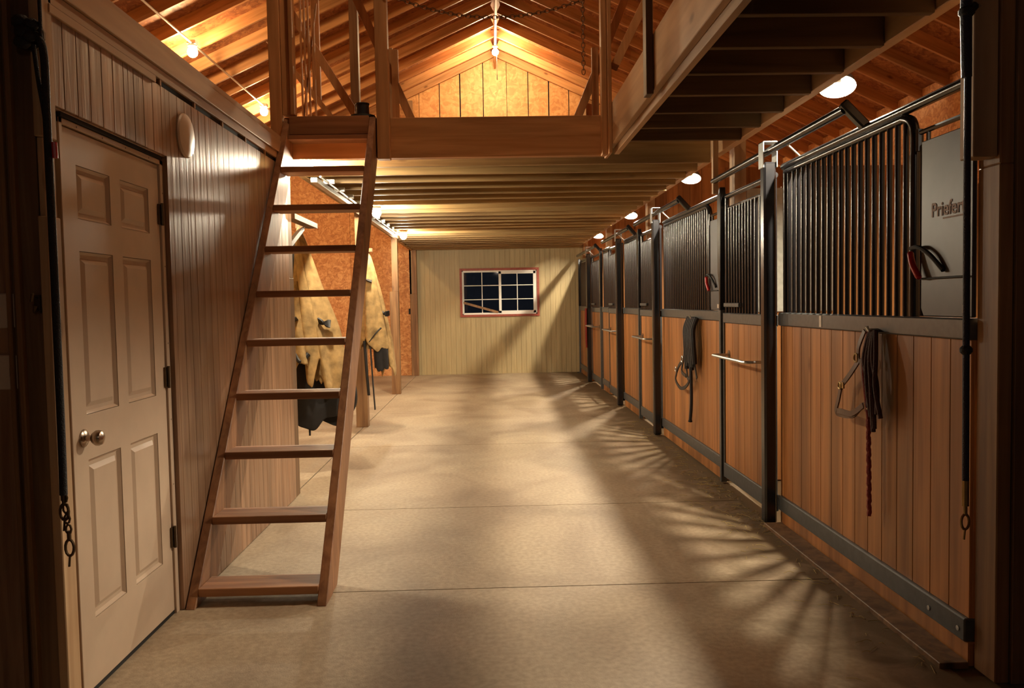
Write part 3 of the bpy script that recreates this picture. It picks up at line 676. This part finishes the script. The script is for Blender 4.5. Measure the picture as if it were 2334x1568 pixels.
for (y0, y1, lab) in ((3.96,6.30,'nearest door track tube above the first sliding door'),(7.45,9.74,'door track tube above the second sliding door'),(10.2,12.6,'door track tube above the third sliding door'),(13.4,16.2,'farthest door track tube, near the far wall')):
    t = thing('door_track', lab, 'track', (1.70,(y0+y1)/2,2.30), 'tubular tracks of the sliding doors')
    m = MB(); m.tube([(1.715,y0,2.30),(1.715,y1,2.30)], .024, 12); m.build('track_tube', 'black', t, smooth=True)
    m = MB(); m.beam((1.70,y0,2.33),(1.80,y0-.03,2.21),.05,.045,(0,1,0)); m.build('end_stop', 'black', t, bevel=.008)
    m = MB()
    m.tube([(1.715,y0+(y1-y0)*.33,2.28),(1.79,y0+(y1-y0)*.33,2.21)], .006, 6); m.build('tie_rod', 'steel', t)
# header carried on toward the viewer and above the doors
tb('header_rail', 'black header rail above the near feed panel running toward the viewer', 'rail', 'black', [(1.785,1.815,2.96,3.01,2.185,2.225)], None, .004)
# partitions
def partition(y, z1, lab):
    m = MB(); m.box(1.95,5.38,y-.02,y+.02,-.01,z1); z = 0.0
    x = 1.95
    while x < 5.37: m.box(x+.002, min(x+.138,5.38), y-.034, y-.018, 0, z1); x += .14
    return tag(m.build('stall_partition', 'pine_zx', loc=(3.6,y,0)), lab, 'partition', 'board partitions between stalls')
partition(6.32, 2.25, 'board partition seen through the bars of the nearest stall')
partition(9.77, 2.95, 'tall board partition behind the second stall')
partition(13.17, 2.95, 'tall board partition behind the third stall')
tb('sheet_panel', 'pale metal sheet fixed to the partition of the nearest stall', 'panel', 'palesheet', [(1.96,2.62,6.274,6.2855,1.30,2.24)], None, .002)
# near right post block
tb('post_block', 'pale planed timber block hung before the near right doorway post', 'block', 'lightz', [(1.70,1.787,2.88,2.965,1.885,3.1)])
tb('kerb_board', 'thin dusty board lying along the foot of the stall fronts', 'board', 'dark_z', [(1.66,1.772,3.0,5.0,-.004,.022)])

# ------------------------------------------------------------------ halters
def ring(m, c, r, t, ax='X'):
    pts = []
    for i in range(14):
        a = 2*math.pi*i/14; pts.append((c[0], c[1]+r*math.cos(a), c[2]+r*math.sin(a)))
    m.tube(pts, t, 6, True)
hx = 1.738
t = thing('halter', 'brown leather halter with a red lead rope on the nearest stall boards', 'halter', (1.74,3.75,1.24), 'halters hung on the stall boards')
m = MB()
for pts in ([(hx,3.80,1.245),(hx-.01,3.84,1.17),(hx-.008,3.85,1.12)], [(hx,3.85,1.11),(hx-.012,3.93,1.03),(hx-.012,4.03,.965)], [(hx,3.84,1.11),(hx-.008,3.79,1.0),(hx-.012,3.735,.905)],
            [(hx-.012,4.03,.965),(hx-.016,4.05,.90),(hx-.018,4.075,.835),(hx-.012,4.03,.822),(hx-.02,3.88,.838),(hx-.02,3.80,.885),(hx-.012,3.74,.912)], [(hx-.014,4.075,.835),(hx-.034,3.98,.845),(hx-.034,3.86,.85),(hx-.02,3.77,.90)],
            [(hx,3.73,1.245),(hx-.012,3.745,1.1),(hx-.01,3.735,.905)], [(hx-.004,3.70,1.245),(hx-.012,3.69,1.05),(hx-.012,3.70,.90),(hx-.012,3.735,.86)]):
    m.strap(spline(pts,5), .026, .007)
m.build('straps', 'leather', t)
m = MB(); ring(m, (hx-.02,3.85,1.115), .02, .004); ring(m, (hx-.02,3.735,.905), .018, .004); ring(m, (hx-.02,4.03,.965), .016, .004); m.box(hx-.02,hx-.012,3.99,4.05,.955,.985); m.build('buckles', 'brass', t, smooth=True)
m = MB()
for j in range(6):
    yy_ = 3.63+.02*j; zz = .86-.035*((j*5)%4)+.05*(j%2)
    m.tube(spline([(hx-.004,3.71+.01*(j-3),1.25),(hx-.022-.004*(j%3),yy_+.012,1.12),(hx-.03+.008*(j%2),yy_-.02*(j%2),1.0),(hx-.012,yy_+.015*((j%3)-1),zz)]), .011, 7)
m.build('coiled_lead', 'maroon', t, smooth=True)
m = MB(); pts = []
for i in range(60):
    a = i*.9; z = .84-.0076*i; pts.append((hx-.012+.0015*math.cos(a), 3.735-.0002*i+.0018*math.sin(a), z))
m.tube(pts, [.0105+.0012*math.sin(i*1.8) for i in range(60)], 8); m.tube(spline([(hx,3.76,1.245),(hx-.02,3.77,1.1),(hx-.02,3.745,.95),(hx-.012,3.735,.84)]), .009, 8)
m.build('lead_rope', 'rope_red', t, smooth=True)
m = MB(); m.tube([(hx+.035,3.72,1.25),(hx-.02,3.72,1.25),(hx-.028,3.72,1.268)], .008, 8); m.build('hook', 'steel', t)
t = thing('halter', 'black halter with a hanging lead strap on the second stall boards', 'halter', (1.74,7.1,1.24), 'halters hung on the stall boards')
m = MB()
for pts in ([(hx,7.22,1.245),(hx-.012,7.32,1.0),(hx-.012,7.38,.87)], [(hx-.012,7.38,.87),(hx-.014,7.55,.80),(hx-.014,7.66,.72),(hx-.02,7.66,.65),(hx-.02,7.45,.60),(hx-.02,7.20,.66),(hx-.014,7.12,.76),(hx-.01,7.02,.86)],
            [(hx-.01,7.30,.9),(hx-.02,7.20,.72),(hx-.014,7.1,.74)], [(hx,7.0,1.245),(hx-.012,7.0,1.05),(hx-.012,6.98,.86),(hx-.012,6.9,.74)], [(hx-.012,7.38,.87),(hx-.02,7.42,.76),(hx-.02,7.25,.73)]):
    m.strap(spline(pts,5), .03, .008)
m.build('straps', 'blackstrap', t)
m = MB()
for j in range(6):
    yy_ = 6.93+.055*j
    m.tube(spline([(hx-.002,yy_,1.25),(hx-.03,yy_+.02,1.15),(hx-.035,yy_-.01,1.02),(hx-.02,yy_+.01,.86-.03*(j%3))]), .022, 7)
m.tube(spline([(hx-.02,7.10,.95),(hx-.015,7.09,.7),(hx-.012,7.10,.5),(hx-.012,7.15,.34)]), [.014]*18+[.02], 8)
m.build('lead_rope', 'rope_black', t, smooth=True)
m = MB(); ring(m, (hx-.025,7.38,.87), .028, .005); ring(m, (hx-.025,7.64,.76), .022, .005); m.build('buckles', 'steel', t, smooth=True)
m = MB(); m.tube([(hx+.035,7.08,1.25),(hx-.02,7.08,1.25),(hx-.028,7.08,1.27)], .008, 8); m.build('hook', 'steel', t)
m = MB()
for j in range(3):
    m.tube(spline([(1.666,14.47-.03*j,1.285),(1.66,14.44-.03*j,1.0),(1.664,14.46-.03*j,.7-.05*j)]), .016, 7)
tag(m.build('red_lead_rope', 'rope_red', loc=(1.66,14.44,1.28), smooth=True), 'red lead rope hanging on the farthest black pole', 'rope')

# ------------------------------------------------------------------ cross ties by the doorway
def snap(m, x, y, z):
    m.tube([(x,y,z),(x,y,z-.03)], .007, 8); pts = [(x+.014*math.sin(a*.5), y, z-.03-.0-.027*(1-math.cos(a*.5))) for a in range(0, 13)]
    m.tube(pts, .005, 6, True); m.tube([(x,y,z-.08),(x-.004,y,z-.12)], .004, 6)
t = thing('cross_tie', 'dark blue cross tie with a snap hanging at the right doorway post', 'cross tie', (1.655,2.84,2.4), 'cross ties hanging by the doorway')
x0, y0 = 1.655, 2.84
m = MB(); m.tube([(x0-.008,y0,2.62),(x0-.008,y0,2.36),(x0-.004,y0,2.15)], [.012,.019,.017], 10); m.tube([(x0,y0,2.15),(x0+.002,y0,1.25),(x0+.004,y0,.75)], .0115, 10); m.build('tie_strap', 'rope_navy', t, smooth=True)
for p, r in (((x0+.002,y0,1.21),.022),((x0-.006,y0,2.37),.028),((x0+.02,y0+.01,2.39),.02)): MB().sphere(p, r, 10, (1,1,.85)).build('knot', 'rope_black', t, smooth=True)
m = MB(); m.tube([(x0+.004,y0,.75),(x0+.004,y0,.66)], .012, 8); snap(m, x0+.004, y0, .66); m.build('snap', 'brass', t, smooth=True)
m = MB(); m.tube([(1.72,2.89,2.405),(1.66,2.84,2.405)], .01, 8); m.build('eye_bolt', 'steel', t)
t = thing('cross_tie', 'black cross tie hanging in front of the left door edge', 'cross tie', (-1.42,2.72,2.3), 'cross ties hanging by the doorway')
x0, y0 = -1.432, 2.735
m = MB(); m.tube(spline([(-1.468,y0,2.30),(-1.435,y0,2.285),(-1.418,y0,2.22),(-1.418,y0,2.0),(-1.417,y0,1.5),(-1.418,y0,1.0),(-1.42,y0,.80)],6), .0125, 10)
m.tube(spline([(-1.45,y0,2.26),(-1.44,y0,2.15),(-1.425,y0,2.03),(-1.42,y0,1.9)]), .007, 8); m.tube([(-1.425,y0,2.25),(-1.425,y0,2.5)], .006, 8)
m.build('tie_rope', 'rope_black', t, smooth=True)
for p, r in (((-1.475,y0,2.30),.034),((-1.49,y0+.005,2.335),.03),((-1.455,y0,2.325),.026),((-1.485,y0,2.27),.028),((-1.455,y0-.01,2.285),.022)): MB().sphere(p, r, 10, (1,.8,.8)).build('knot', 'rope_black', t, smooth=True)
m = MB(); snap(m, -1.42, y0, .80)
for j in range(4): m.tube([(-1.418+.009*math.cos(a*.9)+.003*j, y0, .79-.035*j+.016*math.sin(a*.9)) for a in range(7)], .004, 6, True)
snap(m, -1.408, y0, .68); m.build('snap', 'hinge', t, smooth=True)
m = MB(); m.lathe([(.001,0),(.05,0),(.05,-.01),(.001,-.011)], (-1.48,2.775,2.3), 'Y', 14); m.tube([(-1.48,2.775,2.3),(-1.48,y0,2.3)], .01, 8); m.build('ring_plate', 'hinge', t)
m = MB(); m.tube([(-1.398,2.735,1.95),(-1.397,2.735,1.90)], [.009,.009], 8)
tag(m.build('red_tag', 'red', loc=(-1.398,2.735,1.95)), 'small red-orange tag beside the black cross tie at the door top', 'tag')

# ------------------------------------------------------------------ chains
def chain(name, label, pts, L=.034, r=.011, t_=.0035):
    pts = [Vector(p) for p in pts]; seg = [(b-a).length for a, b in zip(pts[:-1], pts[1:])]; tot = sum(seg); n = int(tot/(L*.74)); m = MB()
    for i in range(n+1):
        d = tot*i/n; k = 0
        while k < len(seg)-1 and d > seg[k]: d -= seg[k]; k += 1
        p = pts[k].lerp(pts[k+1], min(1, d/seg[k])); dr = (pts[k+1]-pts[k]).normalized()
        s1_ = dr.cross(Vector((0,1,.01))).normalized(); s2_ = dr.cross(s1_)
        sd = s1_ if i % 2 else s2_
        loop = [p+dr*(L/2*math.cos(a*math.pi/6))+sd*(r*math.sin(a*math.pi/6)) for a in range(12)]
        m.tube(loop, t_, 5, True)
    return tag(m.build(name, 'chain', loc=pts[0], smooth=True), label, 'chain')
c1 = [(-.7,5.98,2.455+.84), ]
pts = []
for i in range(25):
    u = i/24*2-1; pts.append((.07+.82*u, 6.0, 3.44+.20*u*u))
chain('hanging_chain', 'rusty chain slung across the loft opening near the top of the photo', pts, .042, .013, .0032)
chain('hanging_chain', 'rusty chain hanging straight down right of the gable', [(.70,6.0,roof(.7)),(.70,6.0,3.05)], .042, .013, .0032)

# ------------------------------------------------------------------ horse blankets
def drape(levels, folds, amp, hem=0, seed=0, ang=48):
    """levels: (z, cx, cy, rx, ry); fold depth grows to the hem; hem = drop of the points"""
    rnd = random.Random(seed); m = MB(); ph = [rnd.uniform(0,6.28) for _ in range(4)]
    zt = levels[0][0]; zb = levels[-1][0]; nl = 30; L = []
    for i in range(nl+1):
        f = i/nl*(len(levels)-1); k = min(int(f), len(levels)-2); t_ = f-k
        t_ = t_*t_*(3-2*t_)*.35+t_*.65
        L.append([levels[k][j]*(1-t_)+levels[k+1][j]*t_ for j in range(5)])
    for i, (z, cx, cy, rx, ry) in enumerate(L):
        g = i/nl
        for j in range(ang):
            a = 2*math.pi*j/ang
            w = 1+1.35*amp*g**.6*(math.sin(folds*a+ph[0]+g*1.2)+.45*math.sin((folds*2-1)*a+ph[1]-g*2)+.3*math.sin(2*a+ph[2]))
            dz = -hem*g*g*(.5+.5*math.sin(2*a+ph[3])+.3*math.sin(folds*a+ph[0]))
            m.v.append((cx+rx*w*math.cos(a), cy+ry*w*math.sin(a), z+dz+.012*g*math.sin(9*a+5*z*3)))
    for i in range(nl):
        for j in range(ang): m.f.append((i*ang+j, i*ang+(j+1)%ang, (i+1)*ang+(j+1)%ang, (i+1)*ang+j))
    m.f.append(tuple(range(ang)))
    return m
def cloth(m, name, mat, parent):
    o = m.build(name, mat, parent, smooth=True)
    for p in o.data.polygons: p.use_smooth = True
    s = o.modifiers.new('thickness', 'SOLIDIFY'); s.thickness = .012; s.offset = -1
    s = o.modifiers.new('sub', 'SUBSURF'); s.levels = 1; s.render_levels = 1
    return o
t = thing('horse_blanket', 'tan canvas horse blanket with dark lining hanging behind the ladder', 'horse blanket', (-1.55,6.95,2.05), 'tan horse blankets hung along the left opening')
cloth(drape([(2.07,-1.59,6.98,.015,.02),(1.95,-1.575,6.98,.045,.05),(1.6,-1.53,6.98,.11,.10),(1.25,-1.44,6.98,.15,.13),(.84,-1.37,6.98,.155,.15)], 5, .13, .16, 3), 'outer_canvas', 'canvas', t)
cloth(drape([(1.98,-1.585,6.90,.015,.02),(1.7,-1.56,6.89,.035,.04),(1.3,-1.51,6.86,.06,.05),(.92,-1.465,6.86,.07,.05)], 3, .16, .15, 14), 'inner_canvas', 'canvas', t)
cloth(drape([(1.62,-1.62,6.90,.03,.03),(1.45,-1.64,6.88,.07,.07),(1.2,-1.625,6.86,.10,.08),(.96,-1.60,6.86,.12,.10)], 4, .2, .14, 5), 'folded_canvas', 'canvas', t)
cloth(drape([(1.95,-1.63,7.02,.02,.03),(1.5,-1.63,7.04,.05,.07),(.98,-1.50,7.02,.20,.14),(.6,-1.45,7.02,.235,.15),(.5,-1.45,7.02,.22,.14)], 4, .11, .10, 9), 'lining', 'lining', t)
m = MB(); m.strap(spline([(-1.66,6.80,1.32),(-1.62,6.775,1.29),(-1.575,6.78,1.31)],5), .09, .01); m.strap(spline([(-1.42,6.845,1.29),(-1.37,6.83,1.27),(-1.32,6.84,1.26)],5), .07, .012)
m.tube(spline([(-1.60,6.8,1.02),(-1.56,6.77,.96),(-1.50,6.8,1.02)]), .02, 8); m.tube([(-1.53,6.9,.55),(-1.53,6.9,.33)], [.016,.008], 8); m.tube(spline([(-1.22,6.95,.9),(-1.17,6.92,.75),(-1.165,6.93,.6),(-1.22,6.95,.5)]), .03, 8)
m.tube(spline([(-1.655,6.84,.9),(-1.66,6.84,.4),(-1.655,6.84,.05)]), .018, 6)
m.build('black_straps', 'blackstrap', t)
m = MB(); m.box(-1.44,-1.52,6.215,7.02,2.06,2.10); m.beam((-1.50,6.215,1.85),(-1.55,6.95,2.06),.03,.04,(1,0,0)); m.box(-1.61,-1.48,6.96,7.0,2.06,2.10)
tag(m.build('blanket_hook', 'dark_z', loc=(-1.5,6.4,1.9)), 'wooden arm on the first left post holding the front blanket', 'hook', 'arms holding the blankets')
t = thing('horse_blanket', 'tan horse blanket with black straps hanging by the second left post', 'horse blanket', (-1.34,9.2,2.0), 'tan horse blankets hung along the left opening')
cloth(drape([(2.02,-1.36,9.25,.02,.02),(1.9,-1.345,9.25,.045,.05),(1.55,-1.33,9.22,.09,.10),(1.2,-1.31,9.2,.13,.13),(1.02,-1.30,9.2,.15,.14)], 4, .10, .12, 21), 'outer_canvas', 'canvas', t)
cloth(drape([(1.9,-1.33,9.33,.02,.03),(1.5,-1.25,9.33,.05,.06),(1.05,-1.19,9.33,.09,.09),(.72,-1.15,9.34,.085,.09)], 3, .12, .1, 33), 'folded_canvas', 'canvas', t)
cloth(drape([(1.06,-1.26,9.18,.06,.05),(.92,-1.23,9.18,.08,.07),(.72,-1.22,9.18,.07,.06)], 3, .12, .04, 8), 'lining', 'lining', t)
m = MB(); m.tube(spline([(-1.39,9.08,1.02),(-1.375,9.08,.7),(-1.36,9.1,.42)]), .016, 8); m.strap(spline([(-1.33,9.1,.98),(-1.31,9.08,.6),(-1.295,9.1,.26)]), .04, .012)
m.strap(spline([(-1.42,9.15,1.75),(-1.38,9.13,1.70),(-1.30,9.14,1.67)],4), .05, .012); m.strap(spline([(-1.21,9.23,1.33),(-1.17,9.22,1.31),(-1.13,9.25,1.32)],4), .06, .014); m.strap(spline([(-1.34,9.055,1.0),(-1.26,9.05,1.10),(-1.2,9.07,1.16)],4), .025, .01)
m.build('black_straps', 'blackstrap', t)
m = MB(); m.box(-1.46,-1.30,9.22,9.27,2.0,2.04); m.box(-1.50,-1.45,9.22,9.56,2.0,2.04)
tag(m.build('blanket_hook', 'dark_z', loc=(-1.45,9.5,2.0)), 'wooden arm on the second left post holding the rear blanket', 'hook', 'arms holding the blankets')
m = MB(); m.box(-1.63,-1.58,YF-.012,YF,1.22,1.33); m.tube([(-1.605,YF-.01,1.30),(-1.60,YF-.05,1.29),(-1.60,YF-.06,1.33)], .01, 6)
tag(m.build('wall_hook', 'rubber', loc=(-1.6,YF,1.25)), 'small black hook on the orange board wall left of the far corner post', 'hook')

# ------------------------------------------------------------------ straw
m = MB()
for i in range(420):
    x = 1.72-abs(random.gauss(0,.16)); y = random.uniform(2.9, 9.5) if i % 3 else random.uniform(4.8, 6.4); a = random.uniform(0,3.14); L = random.uniform(.02,.075)
    p = Vector((x,y,.003)); d = Vector((math.cos(a),math.sin(a),0))*L
    q = p+d; q.x = min(q.x,1.745); p.x = min(p.x,1.745)
    m.tube([p, (p+q)/2+Vector((0,0,random.uniform(.001,.008))), q], .0012, 4)
tag(m.build('straw_wisps', 'straw', loc=(1.6,6,0)), 'loose straw wisps scattered along the foot of the stall fronts', 'straw', kind='stuff')

# ------------------------------------------------------------------ world, camera, view
W = bpy.data.worlds.new('night'); SC.world = W; W.use_nodes = True
bg = W.node_tree.nodes['Background']; bg.inputs[0].default_value = (.12,.13,.16,1); bg.inputs[1].default_value = .05
H, yaw, pitch, roll, f = 1.404, -.025, -.0495, .0188, 1883.4
c, s = math.cos(yaw), math.sin(yaw); cp, sp = math.cos(pitch), math.sin(pitch); cr, sr = math.cos(roll), math.sin(roll)
R0 = Vector((c,s,0)); U0 = Vector((s*sp,-c*sp,cp)); Fw = Vector((-s*cp,c*cp,sp))
right = R0*cr-U0*sr; up = R0*sr+U0*cr
cam = bpy.data.cameras.new('camera'); co_ = bpy.data.objects.new('camera', cam); COL.objects.link(co_)
mt = Matrix((right, up, -Fw)).transposed().to_4x4(); mt.translation = Vector((0,0,H)); co_.matrix_world = mt
cam.sensor_width = 36; cam.lens = f/2334*36; cam.clip_start = .05; cam.clip_end = 100
SC.camera = co_
SC.view_settings.view_transform = 'Standard'; SC.view_settings.look = 'None'; SC.view_settings.gamma = 1; SC.view_settings.use_curve_mapping = False
SC.view_settings.exposure = 0.08
SC.cycles.use_denoising = True; SC.cycles.max_bounces = 8; SC.cycles.diffuse_bounces = 5; SC.cycles.sample_clamp_indirect = 6
for o in bpy.data.objects:
    if '_w' in o: del o['_w']
